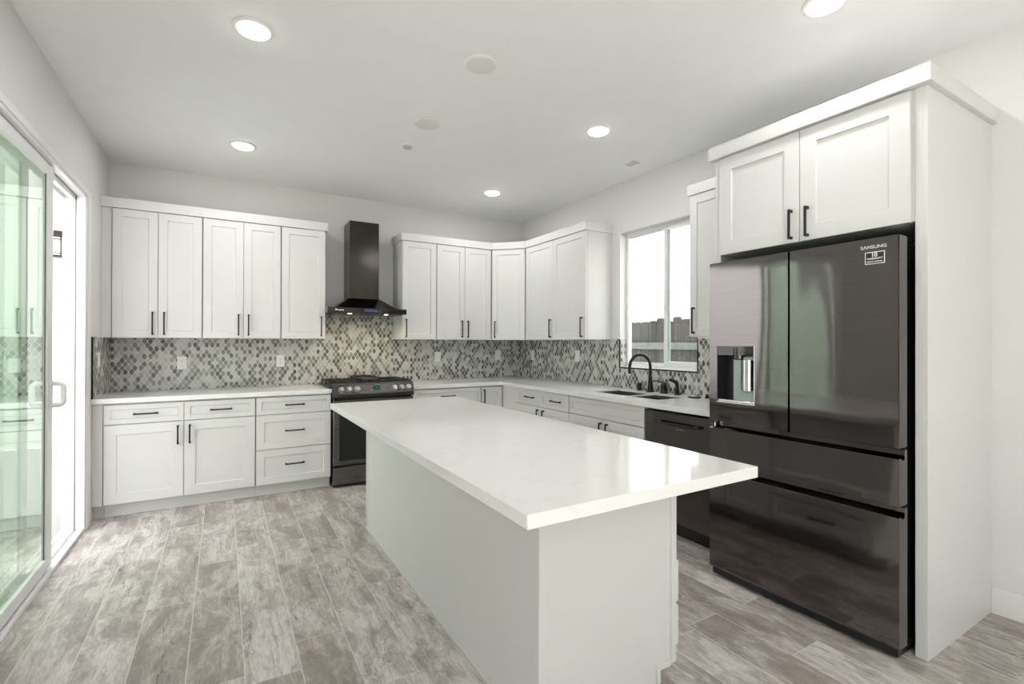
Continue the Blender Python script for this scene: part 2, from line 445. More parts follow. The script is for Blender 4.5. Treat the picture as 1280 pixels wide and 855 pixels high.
struct(MB().box(XL, XL + .012, 4.50, 4.577, 0, 2.395, .003).box(XL, XL + .012, DY0 - .08, 4.50, 2.352, 2.395, .003).box(XL, XL + .012, DY0 - .08, DY0, 0, 2.352, .003).build('trim_1', M['trim']))

# sliding glass door in the left wall
door = struct_empty('door_1', (XL - .05, 3.0, 0))
fr = MB()
fr.box(XL - .045, XL + .004, DY1 - .012, DY1 + .045, .0, 2.352, .003)             # jamb, room side
fr.box(XL - .12, XL - .052, DY1 - .005, DY1 + .045, .0, 2.352, .003)              # jamb, outer track
fr.box(XL - .12, XL + .004, DY0, DY0 + .05, .0, 2.352, .003)
fr.box(XL - .045, XL + .004, DY0, DY1 - .012, 2.335, 2.36, .003).box(XL - .075, XL - .050, DY0 + .05, DY1 - .012, 2.30, 2.36, .002).box(XL - .12, XL - .105, DY0 + .05, DY1 - .012, 2.30, 2.36, .002).box(XL - .12, XL - .045, DY0 + .05, DY1 - .012, 2.345, 2.36, .001)
fr.box(XL - .12, XL + .0, DY0, DY1 + .045, .0, .014, .003).box(XL - .055, XL - .050, DY0, DY1 - .01, .012, .032, .001).box(XL - .122, XL - .102, DY0, DY1 - .01, .012, .030, .001).box(XL - .022, XL + .0, DY0, DY1 + .0, .012, .024, .002)
fr.build('door_frame', M['vinyl'], door)
MB().box(XL - .0515, XL - .0455, DY1 - .004, DY1 + .01, .03, 2.33, 0).build('weatherstrip', M['slot'], door)
MB().box(XL - .038, XL - .012, DY1 - .0135, DY1 - .010, .96, 1.10, .0008).build('strike_plate', M['chrome'], door)
def sash(x0, x1, y0, y1, z0, z1, st, rb, rt, name):
    s_ = MB().box(x0, x1, y1 - st, y1, z0, z1, .003).box(x0, x1, y0, y0 + st, z0, z1, .003)
    s_.box(x0, x1, y0 + st, y1 - st, z0, z0 + rb, .003).box(x0, x1, y0 + st, y1 - st, z1 - rt, z1, .003)
    o = s_.build(name, M['vinyl'], door)
    xm = (x0 + x1) / 2
    MB().box(xm - .004, xm + .004, y0 + st - .005, y1 - st + .005, z0 + rb - .005, z1 - rt + .005, 0).build('pane', M['doorglass'], o)
    MB().box(xm - .006, xm + .006, y1 - st - .006, y1 - st, z0 + rb, z1 - rt, 0).box(xm - .006, xm + .006, y0 + st, y0 + st + .006, z0 + rb, z1 - rt, 0).build('gasket', M['slot'], o)
    return o
slid = sash(XL - .048, XL - .020, 2.86, 3.80, .028, 2.333, .10, .068, .065, 'sliding_panel')
sash(XL - .10, XL - .075, 2.76, 3.60, .028, 2.345, .085, .09, .075, 'fixed_panel')
# D-shaped pull on the sliding panel
hz0, hz1, hy = .945, 1.095, 3.755
pts = [(XL - .02, hy, hz1 - .012)]
for k in range(7):
    a = PI / 2 * k / 6; pts.append((XL + .012 + .026 * math.sin(a), hy, hz1 - .038 + .026 * math.cos(a)))
for k in range(7):
    a = PI / 2 * k / 6; pts.append((XL + .012 + .026 * math.cos(a), hy, hz0 + .038 - .026 * math.sin(a)))
pts.append((XL - .02, hy, hz0 + .012))
hm = MB(); hm.tube(pts, .0135, 12).box(XL - .022, XL - .012, hy - .02, hy + .02, hz0 - .01, hz1 + .01, .003)
hm.build('door_handle', M['vinyl'], slid, smooth=True)

# sink window
win = struct_empty('window_1', (XR + .08, 3.03, WZ0))
X0, X1 = XR + .075, XR + .12
f = MB().box(X0, X1, WY1 - .035, WY1, WZ0, WZ1, .003).box(X0, X1, WY0, WY0 + .035, WZ0, WZ1, .003)
f.box(X0, X1, WY0 + .035, WY1 - .035, WZ0, WZ0 + .035, .003).box(X0, X1, WY0 + .035, WY1 - .035, WZ1 - .03, WZ1, .003)
f.build('window_frame', M['vinyl'], win)
ym = 2.985
s1 = MB().box(X0 + .022, X0 + .042, ym - .0, WY1 - .035, WZ0 + .035, WZ0 + .05, .001).box(X0 + .022, X0 + .042, ym, WY1 - .035, WZ1 - .045, WZ1 - .03, .001).box(X0 + .022, X0 + .042, ym - .01, ym + .03, WZ0 + .035, WZ1 - .03, .002).build('fixed_sash', M['vinyl'], win)
MB().box(X0 + .03, X0 + .036, ym + .02, WY1 - .034, WZ0 + .045, WZ1 - .04, 0).build('pane', M['glass'], s1)
s2 = MB().box(X0 - .004, X0 + .02, ym - .012, ym + .028, WZ0 + .03, WZ1 - .028, .003).box(X0 - .004, X0 + .02, WY0 + .034, WY0 + .07, WZ0 + .03, WZ1 - .028, .003).box(X0 - .004, X0 + .02, WY0 + .07, ym - .012, WZ0 + .03, WZ0 + .07, .003).box(X0 - .004, X0 + .02, WY0 + .07, ym - .012, WZ1 - .058, WZ1 - .028, .003).build('sliding_sash', M['vinyl'], win)
MB().box(X0 + .004, X0 + .010, WY0 + .068, ym - .01, WZ0 + .068, WZ1 - .056, 0).build('pane', M['glass'], s2)
MB().box(X0 + .003, X0 + .011, ym - .036, ym - .012, WZ0 + .07, WZ1 - .058, 0).build('spacer', M['glassedge'], s2)
MB().box(X0 - .018, X0 - .004, ym + .0, ym + .018, 1.60, 1.66, .004).build('latch', M['vinyl'], s2)

# ------------------------------------------------------------------ outside
struct(MB().box(-8, XL - .12, -14, 12, -.16, -.06, 0).box(XL - .12, 9, -14, YF - .12, -.16, -.06, 0).build('ground', M['concrete']))
struct(MB().box(XR + .12, 9, YF - .12, 12, -.4, -.3, 0).build('ground', M['concrete']))
tag(MB().box(-8, -.5, 8.65, 8.95, -.06, 3.6, .01).build('garden_wall', M['stucco']), 'tall white stucco wall outside the open sliding door, carrying the lantern', 'wall')
tag(MB().box(-3.6, -3.2, 2.3, 8.6, -.06, 5.7, .01).build('neighbouring_house', M['stucco']), 'unseen white stucco block added parallel to the sliding door to block the sun', 'building')  # added out of view to keep the sun off the yard and door
struct(MB().box(XL - .12, XR + .12, YF - .12, YB + .12, H + .1, 4.4, 0).build('fence_shade_box', M['stucco']))  # unseen box added above the ceiling, tall enough to shade the fence
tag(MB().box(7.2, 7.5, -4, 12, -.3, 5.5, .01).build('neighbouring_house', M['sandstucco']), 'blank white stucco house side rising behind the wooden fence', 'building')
ln = thing('wall_lantern', (-1.885, 8.65, 2.43), 'black framed outdoor wall lantern seen through the open sliding door', 'lantern')
lx, ly = -1.885, 8.53
L = MB()
for sx in (-1, 1):
    for sy in (-1, 1): L.box(lx + sx * .062 - .007, lx + sx * .062 + .007, ly + sy * .062 - .007, ly + sy * .062 + .007, 2.44, 2.70, .001)
L.box(lx - .075, lx + .075, ly - .075, ly + .075, 2.69, 2.72, .003).box(lx - .075, lx + .075, ly - .075, ly + .075, 2.43, 2.452, .003)
L.box(lx - .07, lx + .07, ly - .069, ly - .061, 2.655, 2.665, .001).box(lx - .07, lx + .07, ly - .069, ly - .061, 2.475, 2.485, .001)
L.build('lantern_frame', M['bronze'], ln)
MB().box(lx - .056, lx + .056, ly - .056, ly + .056, 2.455, 2.69, .002).build('lantern_glass', M['stickerwhite'], ln)
MB().box(lx - .02, lx + .02, ly + .06, 8.65, 2.73, 2.755, .002).box(lx - .05, lx + .05, 8.63, 8.65, 2.62, 2.80, .003).box(lx - .012, lx + .012, ly - .012, ly + .012, 2.715, 2.75, .002).build('wall_bracket', M['bronze'], ln)
fe = thing('wooden_fence', (5.2, 4.5, -.3), 'weathered grey wooden board fence outside the sink window', 'fence')
fb = MB(); yy = 1.5
while yy < 8.2:
    top = 1.66 + random.uniform(-.035, .02)
    fb.prism_side([(yy, -.3), (yy + .139, -.3), (yy + .139, top - .025), (yy + .118, top), (yy + .02, top), (yy, top - .025)], 5.2, 5.218, 'x')
    yy += .145
fb.build('fence_boards', M['fence'], fe)
MB().box(5.155, 5.2, 1.5, 8.2, 1.24, 1.335, .004).build('rail', plain('pale_rail', (.15, .165, .15), .85, vary=.2, scale=12), fe)

# ------------------------------------------------------------------ backsplash
bs = MB().box(XL, .850, YB - .01, YB - .0002, CT, UZ0 - .0005, 0).box(.850, 1.600, YB - .01, YB - .0002, CT, 1.60, 0).box(1.600, XR, YB - .01, YB - .0002, CT, UZ0 - .0005, 0)
bs.build('backsplash', M['mosaic_x'])
tag(COL.objects['backsplash'], 'grey and white diamond mosaic backsplash on the range wall, rising under the hood', 'backsplash')
o = thing('backsplash', (XL, 4.97, CT), 'short return of grey diamond mosaic on the wall beside the sliding door', 'backsplash')
MB().box(XL, XL + .010, 4.655, YB - .01, CT, UZ0, 0).build('mosaic', M['mosaic_y'], o)
MB().box(XL, XL + .012, 4.643, 4.655, CT, UZ0, 0).build('edge_strip', M['edge'], o)
o = thing('backsplash', (XR, 3.6, CT), 'grey and white diamond mosaic backsplash around the sink window', 'backsplash')
q = MB().box(XR - .01, XR, 3.486, YB - .01, CT, UZ0 + .005, 0).box(XR - .01, XR, 2.585, 3.486, CT, WZ0 - .0, 0).box(XR - .01, XR, 1.92, 2.585, CT, UZ0 + .005, 0)
q.build('mosaic', M['mosaic_y'], o)
MB().box(XR - .0, XR + .074, 3.478, 3.486, WZ0 + .006, UZ0, 0).build('reveal_mosaic', M['mosaic_x'], o)
MB().box(XR - .0, XR + .074, 2.585, 2.593, WZ0 + .006, UZ0, 0).build('reveal_mosaic', M['mosaic_x'], o)
q = MB().box(XR - .013, XR - .004, 3.478, 3.487, WZ0 - .006, UZ0, 0).box(XR - .013, XR - .004, 2.584, 2.593, WZ0 - .006, UZ0, 0).box(XR - .013, XR - .004, 2.584, 3.487, WZ0 - .010, WZ0 + .001, 0)
q.build('edge_strip', M['edge'], o)
struct(MB().box(XR - .006, XR + .075, WY0, WY1, WZ0 - .0, WZ0 + .006, 0).build('trim_2', M['trim']))

# ------------------------------------------------------------------ cabinet parts
def pull(F, parent, u, z, L=.19, vertical=True, n=0.0, out=.030):
    m_ = MB(F); w = .0055
    if vertical:
        m_.box(u - w, u + w, n + out - .009, n + out, z - L / 2, z + L / 2, .0012)
        for s_ in (-1, 1): m_.box(u - w - .001, u + w + .001, n, n + out - .006, z + s_ * (L / 2 - .007) - .007, z + s_ * (L / 2 - .007) + .007, .0012)
    else:
        m_.box(u - L / 2, u + L / 2, n + out - .009, n + out, z - w, z + w, .0012)
        for s_ in (-1, 1): m_.box(u + s_ * (L / 2 - .007) - .007, u + s_ * (L / 2 - .007) + .007, n, n + out - .006, z - w - .001, z + w + .001, .0012)
    return m_.build('handle', M['bronze'], parent)
def front(F, parent, name, u0, u1, z0, z1, fr=.058, hu=None, hz=None, vertical=True, L=.19):
    d = MB(F).shaker(u0, u1, z0, z1, fr=fr, n0=-.019).build(name, M['cab'], parent)
    if hu is not None: pull(F, d, hu, hz, L, vertical)
    return d
G = .0018

# ---- wall cabinets, left of the hood
FB = BACK(YU)
def upper(name_label, u0, u1, doors, F=FB, depth=YB - YU, loc=None, z0=UZ0, z1=UZ1 + .0, group='white shaker wall cabinets', extra=None, side=None, body=True):
    c = F @ Vector(((u0 + u1) / 2, -depth / 2, z0))
    t = thing('wall_cabinet', c, name_label, 'cabinet', group)
    MB(F).box(u0, u1, -depth + .0005, -.022, z0, z1 - .0005, .001).build('body', M['cabin'], t)
    for (a, b_, hu) in doors:
        front(F, t, 'door', a, b_, z0 + .0, z1 - .003, .059, hu, z0 + .118)
    return t
t = upper('white shaker wall cabinet with two doors, nearest the sliding door', -.765, -.157, [(-.762, -.467, -.500), (-.463, -.160, -.422)])
MB(FB).box(XL + .001, -.767, -.30, -.012, UZ0, UZ1 - .0005, .001).build('filler_strip', M['cab'], t)
upper('white two-door wall cabinet, the middle one left of the hood', -.155, .456, [(-.150, .151, .115), (.155, .452, .193)])
upper('single-door white wall cabinet immediately left of the range hood', .458, .842, [(.463, .842, .805)])

tag(MB().box(XL, .862, 4.944, YB, UZ1, CR1, .0015).build('crown_molding', M['cab']), 'flat white crown board along the wall cabinets left of the hood', 'molding')
# ---- right of the hood
upper('single-door white wall cabinet immediately right of the range hood', 1.603, 1.983, [(1.606, 1.979, 1.642)])
upper('white two-door wall cabinet between the hood-side cabinet and the corner', 1.985, 2.655, [(1.989, 2.318, 2.281), (2.322, 2.648, 2.354)])
# diagonal corner
A, B = Vector((2.657, YU + .0, 0)), Vector((XU, 4.668, 0))
du = (B - A).normalized(); dn = Vector((-du.y, du.x, 0)) * -1
if dn.y > 0: dn = -dn
dn = Vector((du.y, -du.x, 0))
if dn.x > 0: dn = -dn
Fd = frame((A.x, A.y, 0), du, dn); LD = (B - A).length
t = thing('wall_cabinet', (3.0, 5.0, UZ0), 'diagonal single-door white corner wall cabinet', 'cabinet', 'white shaker wall cabinets')
ip = [A - dn * .022 + du * .004, B - dn * .022 - du * .004]
MB().prism([(2.657, YB - .0005), (ip[0].x, ip[0].y), (ip[1].x, ip[1].y), (XR - .0005, 4.668), (XR - .0005, YB - .0005)], UZ0, UZ1 - .0005).build('body', M['cabin'], t)
front(Fd, t, 'door', .006, LD - .006, UZ0, UZ1 - .003, .059, .045, UZ0 + .118)
FR_ = RIGHT(XU)
upper('single-door white wall cabinet on the sink wall, beside the diagonal corner', 4.135, 4.666, [(4.137, 4.660, 4.169)], FR_, XR - XU)
upper('single-door white wall cabinet on the sink wall, beside the window', 3.602, 4.133, [(3.604, 4.133, 3.652)], FR_, XR - XU)
tag(MB().prism([(1.588, YB), (1.588, 4.944), (2.652, 4.944), (2.926, 4.662), (2.926, 3.588), (XR, 3.588), (XR, YB)], UZ1, CR1, .0015).build('crown_molding', M['cab']), 'flat white crown board wrapping the corner wall cabinets', 'molding')
# ---- between window and refrigerator
upper('narrow white wall cabinet between the window and the refrigerator', 1.885, 2.412, [(1.90, 2.409, 2.368)], FR_, XR - XU, z0=1.37, z1=2.40)
tag(MB().box(2.926, XR, 1.906, 2.424, 2.40, 2.478, .0015).build('crown_molding', M['cab']), 'short white crown board over the narrow cabinet beside the refrigerator', 'molding')

# ---- base cabinets, left run
FD = BACK(YD)
def base_body(t, F, u0, u1, depth, kick=True, kn=-.07):
    MB(F).box(u0, u1, -depth + .0005, -.022, .10, CB - .001, .001).build('body', M['cabin'], t)
    if kick: MB(F).box(u0, u1, -depth + .02, kn, 0.0, .0995, .0).build('toe_kick', M['cab'], t)
DEP = YB - YD
t = thing('base_cabinet', (-.262, 4.97, 0), 'white base cabinet with two drawers over two doors, nearest the sliding door', 'cabinet', 'white shaker base cabinets')
base_body(t, FD, -.766, .237, DEP)
MB(FD).box(XL + .001, -.768, -.06, -.012, .10, CB - .001, .001).box(XL + .001, -.768, -.10, -.07, 0, .0995, 0).build('filler_strip', M['cab'], t)
front(FD, t, 'drawer', -.762, -.268, .703, .848, .036, -.508, .775, False, .155)
front(FD, t, 'drawer', -.264, .233, .703, .848, .036, -.012, .775, False, .155)
front(FD, t, 'door', -.762, -.268, .105, .697, .072, -.305, .594, True, .148)
front(FD, t, 'door', -.264, .233, .105, .697, .072, -.227, .594, True, .148)
t = thing('base_cabinet', (.543, 4.97, 0), 'white base cabinet of three drawers immediately left of the range', 'cabinet', 'white shaker base cabinets')
base_body(t, FD, .239, .846, DEP)
for z0, z1, hz in ((.703, .848, .779), (.405, .697, .556), (.105, .399, .266)):
    front(FD, t, 'drawer', .243, .843, z0, z1, .036 if z0 > .7 else .058, .543, hz, False, .155)

# right of the range
t = thing('base_cabinet', (2.0, 4.97, 0), 'white drawer base cabinet immediately right of the range', 'cabinet', 'white shaker base cabinets')
base_body(t, FD, 1.612, 2.378, DEP)
for z0, z1 in ((.703, .848), (.405, .697), (.105, .399)):
    front(FD, t, 'drawer', 1.62, 2.373, z0, z1, .036 if z0 > .7 else .058, 1.99, (z0 + z1) / 2, False, .155)
t = thing('base_cabinet', (2.9, 4.97, 0), 'white corner base cabinet with a single tall door beside the drawer base', 'cabinet', 'white shaker base cabinets')
MB(FD).box(2.380, XR - .0005, -DEP + .0005, -.022, .10, CB - .001, .001).build('body', M['cabin'], t)
MB(FD).box(2.380, 2.70, -DEP + .02, -.07, 0.0, .0995, 0).build('toe_kick', M['cab'], t)
front(FD, t, 'door', 2.382, 2.632, .105, .848, .058, 2.408, .748, True, .148)
# sink wall
FS = RIGHT(XD)
DPR = XR - XD
MB(FS).box(4.357, 4.658, -.045, -.004, .10, CB - .001, .001).box(4.357, 4.66, -.10, -.07, 0, .0995, 0).build('filler_panel', M['cab'], t)
t = thing('base_cabinet', (2.95, 3.91, 0), 'white base cabinet with two drawers over two doors, left of the sink cabinet', 'cabinet', 'white shaker base cabinets')
base_body(t, FS, 3.463, 4.355, DPR)
front(FS, t, 'drawer', 3.911, 4.352, .705, .855, .036, 4.10, .783, False, .155)
front(FS, t, 'drawer', 3.468, 3.909, .705, .855, .036, 3.655, .783, False, .155)
front(FS, t, 'door', 3.911, 4.352, .105, .699, .060, 3.948, .604, True, .148)
front(FS, t, 'door', 3.468, 3.909, .105, .699, .060, 3.856, .604, True, .148)
t = thing('base_cabinet', (2.95, 3.01, 0), 'white sink base cabinet with one wide false drawer over two doors', 'cabinet', 'white shaker base cabinets')
MB(FS).box(2.560, 2.578, -DPR + .0005, -.022, .10, CB - .001, .001).box(3.443, 3.461, -DPR + .0005, -.022, .10, CB - .001, .001).box(2.578, 3.443, -DPR + .0005, -.022, .10, .118, .001).box(2.578, 3.443, -.044, -.022, .118, CB - .001, .001).build('body', M['cabin'], t)
MB(FS).box(2.560, 3.461, -.10, -.07, 0, .0995, 0).build('toe_kick', M['cab'], t)
front(FS, t, 'drawer_front', 2.563, 3.457, .708, .855, .036)
front(FS, t, 'door', 3.011, 3.457, .105, .702, .060, 3.034, .604, True, .148)
front(FS, t, 'door', 2.563, 3.007, .105, .702, .060, 2.957, .604, True, .148)

# ---- worktops
tag(MB().box(XL + .0005, .848, YC, YB - .0105, CB, CT, .002).build('worktop', M['quartz']), 'white quartz worktop left of the range', 'worktop')
wt = MB()
SX0, SX1 = 2.79, 3.09
b1, b2 = (2.905, 3.305), (2.575, 2.865)
wt.prism([(1.608, YB - .0105), (1.608, YC), (XC, YC), (XC, b1[1]), (XR - .0105, b1[1]), (XR - .0105, YB - .0105)], CB, CT)
wt.box(XC, SX0, b2[0], b1[1], CB, CT, 0).box(SX1, XR - .0105, b2[0], b1[1], CB, CT, 0).box(SX0, SX1, b2[1], b1[0], CB, CT, 0).box(XC, XR - .0105, 1.886, b2[0], CB, CT, 0)
tag(wt.build('worktop', M['quartz']), 'L-shaped white quartz worktop right of the range, holding the sink', 'worktop')

# ---- sink
t = thing('sink', (2.94, 2.94, .66), 'double-bowl stainless undermount sink under the window', 'sink')
for y0, y1 in (b1, b2):
    s_ = MB(); z0 = .69; g_ = .004
    zt = CT - .007; e = .0005
    s_.box(SX0 + e, SX1 - e, y0 + e, y1 - e, z0 - .003, z0, 0)
    s_.box(SX0 + e, SX0 + g_, y0 + e, y1 - e, z0, zt, 0).box(SX1 - g_, SX1 - e, y0 + e, y1 - e, z0, zt, 0).box(SX0 + g_, SX1 - g_, y0 + e, y0 + g_, z0, zt, 0).box(SX0 + g_, SX1 - g_, y1 - g_, y1 - e, z0, zt, 0)
    o = s_.build('basin', M['sink'], t)
    MB().cyl(((SX0 + SX1) / 2, (y0 + y1) / 2, z0 + .003), .042, .006, bev=.002).build('drain', M['chrome'], o, smooth=True)

# ---- tap set, dark bronze
t = thing('faucet', (3.19, 3.03, CT), 'dark bronze gooseneck faucet behind the sink', 'faucet')
bx_, by_ = 3.19, 3.03
MB().lathe((bx_, by_, CT), [(.034, 0), (.034, .010), (.026, .016), (.024, .035), (.021, .06), (.0165, .115), (.0175, .118), (.0175, .128), (.013, .134)]).build('base', M['bronze'], t, smooth=True)
dirv = Vector((-1, .12, 0)).normalized(); R_ = .110
pts = [Vector((bx_, by_, CT + .12)), Vector((bx_, by_, CT + .17)), Vector((bx_, by_, CT + .215))]
for k in range(1, 17):
    a = PI * k / 16; pts.append(Vector((bx_, by_, CT + .215)) + dirv * R_ * (1 - math.cos(a)) + Vector((0, 0, R_ * math.sin(a))))
pts.append(pts[-1] + Vector((0, 0, -.03)))
MB().tube(pts, .0130, 16).build('spout', M['bronze'], t, smooth=True)
e_ = pts[-1]
MB().cyl((e_.x, e_.y, e_.z - .010), .0145, .022, bev=.002).build('aerator', M['bronze'], t, smooth=True)
t = thing('faucet_lever', (3.21, 2.90, CT), 'dark bronze lever valve just right of the gooseneck', 'tap handle')
MB().lathe((3.21, 2.90, CT), [(.031, 0), (.031, .012), (.024, .018), (.024, .05), (.027, .066), (.022, .078), (.012, .088), (.006, .094)]).build('base', M['bronze'], t, smooth=True)
MB().tube([(3.21, 2.90, CT + .082), (3.20, 2.93, CT + .096), (3.18, 2.965, CT + .100), (3.16, 3.0, CT + .100)], .006, 12, [.009, .007, .006, .0065]).build('lever', M['bronze'], t, smooth=True)
t = thing('side_sprayer', (3.21, 2.755, CT), 'dark bronze side sprayer with a bent head on the worktop', 'sprayer')
MB().lathe((3.21, 2.755, CT), [(.027, 0), (.027, .008), (.018, .014), (.016, .03), (.0145, .05), (.0145, .056)]).build('base', M['bronze'], t, smooth=True)
MB().tube([(3.21, 2.755, CT + .05), (3.21, 2.757, CT + .085), (3.208, 2.765, CT + .102), (3.19, 2.785, CT + .115), (3.17, 2.806, CT + .124)], .015, 14, [.013, .016, .018, .0145, .013]).build('spray_head', M['bronze'], t, smooth=True)
tag(MB().lathe((3.215, 3.185, CT), [(.023, 0), (.023, .004), (.0205, .006), (.0205, .062), (.018, .067)]).build('air_gap_cap', M['bronze'], smooth=True), 'short dark cylindrical air gap cap left of the gooseneck faucet', 'air gap')
t = thing('sink_strainer', (3.14, 2.50, CT), 'dark rimmed metal sink strainer lying beside the refrigerator', 'strainer')
MB().lathe((3.14, 2.53, CT), [(.046, 0), (.050, .006), (.050, .012), (.043, .015)]).build('rim', M['black'], t, smooth=True)
MB().lathe((3.14, 2.53, CT), [(.038, .012), (.036, .021), (.012, .026), (.010, .036), (.003, .038)]).build('basket', M['chrome'], t, smooth=True)
tag(MB().lathe((3.20, 2.46, CT), [(.016, 0), (.018, .008), (.010, .014), (.012, .026), (.006, .032)]).build('sink_stopper', M['bronze'], smooth=True), 'small dark stopper knob standing next to the strainer', 'stopper')

# ------------------------------------------------------------------ range
RX0, RX1, RY = .853, 1.604, 4.60
t = thing('gas_range', (1.2285, 4.94, 0), 'black stainless slide-in gas range between the base cabinets', 'stove')
MB().box(RX0 + .012, RX1 - .012, RY + .03, YB - .03, .03, .90, .001).build('body', M['black'], t)
MB().box(RX0 + .002, RX1 - .002, RY + .02, RY + .6, .015, .03, 0).build('plinth', M['black'], t)
cp = MB().prism_side([(RY + .03, .815), (RY - .004, .818), (RY - .004, .848), (RY + .025, .940), (RY + .055, .946), (RY + .07, .90)], RX0 - .002, RX1 + .002, 'x', .0015).build('control_panel', M['panel'], t)
sl = Vector((0, .029, .092)).normalized(); nn = Vector((0, -sl.z, sl.y))
def on_panel(u, s_): return Vector((u, RY - .004, .848)) + sl * s_
for u in (.927, .997, 1.066, 1.415, 1.487, 1.555):
    c = on_panel(u, .045); K = MB(Matrix.Translation(c) @ nn.to_track_quat('Z', 'Y').to_matrix().to_4x4())
    K.lathe((0, 0, 0), [(.029, 0), (.029, .003), (.024, .005), (.022, .028), (.019, .031)], 28)
    k = K.build('knob', M['knob'], t, smooth=True)
    K = MB(Matrix.Translation(c) @ nn.to_track_quat('Z', 'Y').to_matrix().to_4x4())
    K.box(-.0035, .0035, -.019, .019, .028, .036, .001).build('grip', M['knob'], k)
Pm = Matrix(((1, 0, 0, 0), (0, nn.y, sl.y, 0), (0, nn.z, sl.z, 0), (0, 0, 0, 1)))
def panel_box(u0, u1, s0, s1, d0, d1, name, m_, par):
    o_ = on_panel(0, 0); F = Matrix.Translation(o_) @ Pm
    return MB(F).box(u0, u1, d0, d1, s0, s1, .0005).build(name, m_, par)
dp = panel_box(1.115, 1.365, .018, .082, -.001, .0012, 'display', M['panel'], t)
panel_box(1.215, 1.275, .032, .070, .0012, .0018, 'clock_glow', M['tealdim'], dp)
ck = text('clock_digits', '1:48', .017, (1, 0, 0), sl, on_panel(1.245, .051) + nn * .0024, M['teal'], dp, .0003)
for us in ((1.14, 1.165, 1.19), (1.30, 1.32, 1.34)):
    pr = MB(Matrix.Translation(on_panel(0, 0)) @ Pm)
    for u in us:
        for s_ in (.032, .050, .068): pr.box(u - .006, u + .006, .0012, .0016, s_ - .0015, s_ + .0015, 0)
    tag(pr.build('key_print', M['range'], dp), kind='stuff')
od = MB().box(RX0 + .002, RX1 - .002, RY, RY + .03, .205, .800, .004).build('oven_door', M['range'], t)
MB().box(RX0 + .055, RX1 - .055, RY - .0025, RY, .245, .70, .001).build('window', M['blackglass'], od)
MB().box(RX0 + .03, RX1 - .03, RY - .052, RY - .032, .748, .768, .004).box(RX0 + .05, RX0 + .075, RY - .034, RY, .748, .768, .002).box(RX1 - .075, RX1 - .05, RY - .034, RY, .748, .768, .002).build('handle', M['range'], od)
MB().box(RX0 + .002, RX1 - .002, RY, RY + .03, .030, .187, .004).build('storage_drawer', M['range'], t)
MB().box(RX0 - .022, RX1 + .022, RY + .062, YB - .06, .9005, .918, .003).build('cooktop', M['black'], t)
for cx, cy in ((1.03, 4.82), (1.03, 5.06), (1.2285, 4.94), (1.43, 4.82), (1.43, 5.06)):
    bn = MB().lathe((cx, cy, .918), [(.05, 0), (.05, .008), (.036, .011), (.036, .016), (.030, .019)], 24).build('burner', M['iron'], t, smooth=True)
def grate(x0, x1, y0, y1, z0, z1, nx, ny, name='grate', plate=False):
    g_ = MB()
    for xx in (x0, x1 - .012): g_.box(xx, xx + .012, y0, y1, z1 - .014, z1, .002)
    for q_ in (y0, y1 - .012): g_.box(x0, x1, q_, q_ + .012, z1 - .014, z1, .002)
    for i in range(1, nx):
        xx = x0 + (x1 - x0) * i / nx; g_.box(xx - .005, xx + .005, y0, y1, z1 - .012, z1 + .002, .002)
    for i in range(1, ny):
        q_ = y0 + (y1 - y0) * i / ny; g_.box(x0, x1, q_ - .005, q_ + .005, z1 - .012, z1 + .002, .002)
    for xx in (x0, x1 - .014):
        for q_ in (y0, y1 - .014, (y0 + y1) / 2): g_.box(xx, xx + .014, q_, q_ + .014, z0, z1 - .01, .001)
    if plate: g_.box(x0 + .01, x1 - .01, y0 + .01, y1 - .01, z1 - .008, z1 - .004, .001)
    return g_.build(name, M['iron'], t)
grate(.845, 1.105, 4.70, 5.19, .918, .957, 3, 4)
grate(1.355, 1.612, 4.70, 5.19, .918, .957, 3, 4)
grate(1.11, 1.35, 4.70, 5.19, .918, .957, 3, 4)
MB().box(1.125, 1.335, 4.76, 5.17, .959, .968, .002).box(1.125, 1.335, 5.15, 5.17, .966, .985, .003).box(1.125, 1.142, 4.76, 5.17, .966, .982, .003).box(1.318, 1.335, 4.76, 5.17, .966, .982, .003).build('griddle', M['iron'], t)

# ------------------------------------------------------------------ hood
HX0, HX1, HY = .838, 1.598, 4.80
t = thing('range_hood', (1.2285, 5.05, 1.60), 'black stainless chimney range hood over the stove', 'range hood')
MB().box(1.082, 1.374, 5.015, YB - .0005, 1.76, 2.545, .002).build('chimney', M['hood'], t)
def loft(t_, rings):
    vs = [[t_.verts.new(q_) for q_ in r_] for r_ in rings]
    for a, b_ in zip(vs, vs[1:]):
        for i in range(4): t_.faces.new((a[i], a[(i + 1) % 4], b_[(i + 1) % 4], b_[i]))
    t_.faces.new(vs[0][::-1]); t_.faces.new(vs[-1])
def rect(x0, x1, y0, y1, z): return [(x0, y0, z), (x1, y0, z), (x1, y1, z), (x0, y1, z)]
cn = MB(); rings = []
for k in range(9):
    s_ = k / 8; e = s_
    rings.append(rect(HX0 + .065 + (1.075 - HX0 - .065) * e, HX1 - .075 - (HX1 - 1.381 - .075) * e, HY + .03 + (4.978 - HY) * e, YB - .0008, 1.657 + .108 * s_ ** 1.08))
cn._new(lambda t_: loft(t_, rings)); cn.build('canopy', M['hood'], t)
band = MB().box(HX0, HX1, HY, YB - .0005, 1.606, 1.658, .002).build('control_band', M['hood'], t)
MB().box(1.145, 1.345, HY - .0015, HY + .001, 1.622, 1.645, .0004).build('display', M['blackglass'], band)
MB().box(1.18, 1.30, HY - .0022, HY - .0014, 1.626, 1.641, .0002).build('display_glow', M['blue'], band)
text('logo_text', 'cosmo', .021, (1, 0, 0), (0, 0, 1), (.955, HY - .0012, 1.633), M['stickerwhite'], band, .0004, bold=.0006)
rg = MB(); rg.cyl((.913, HY - .001, 1.634), .0085, .002, 'y', 24); rg.build('logo_mark', M['stickerwhite'], band)
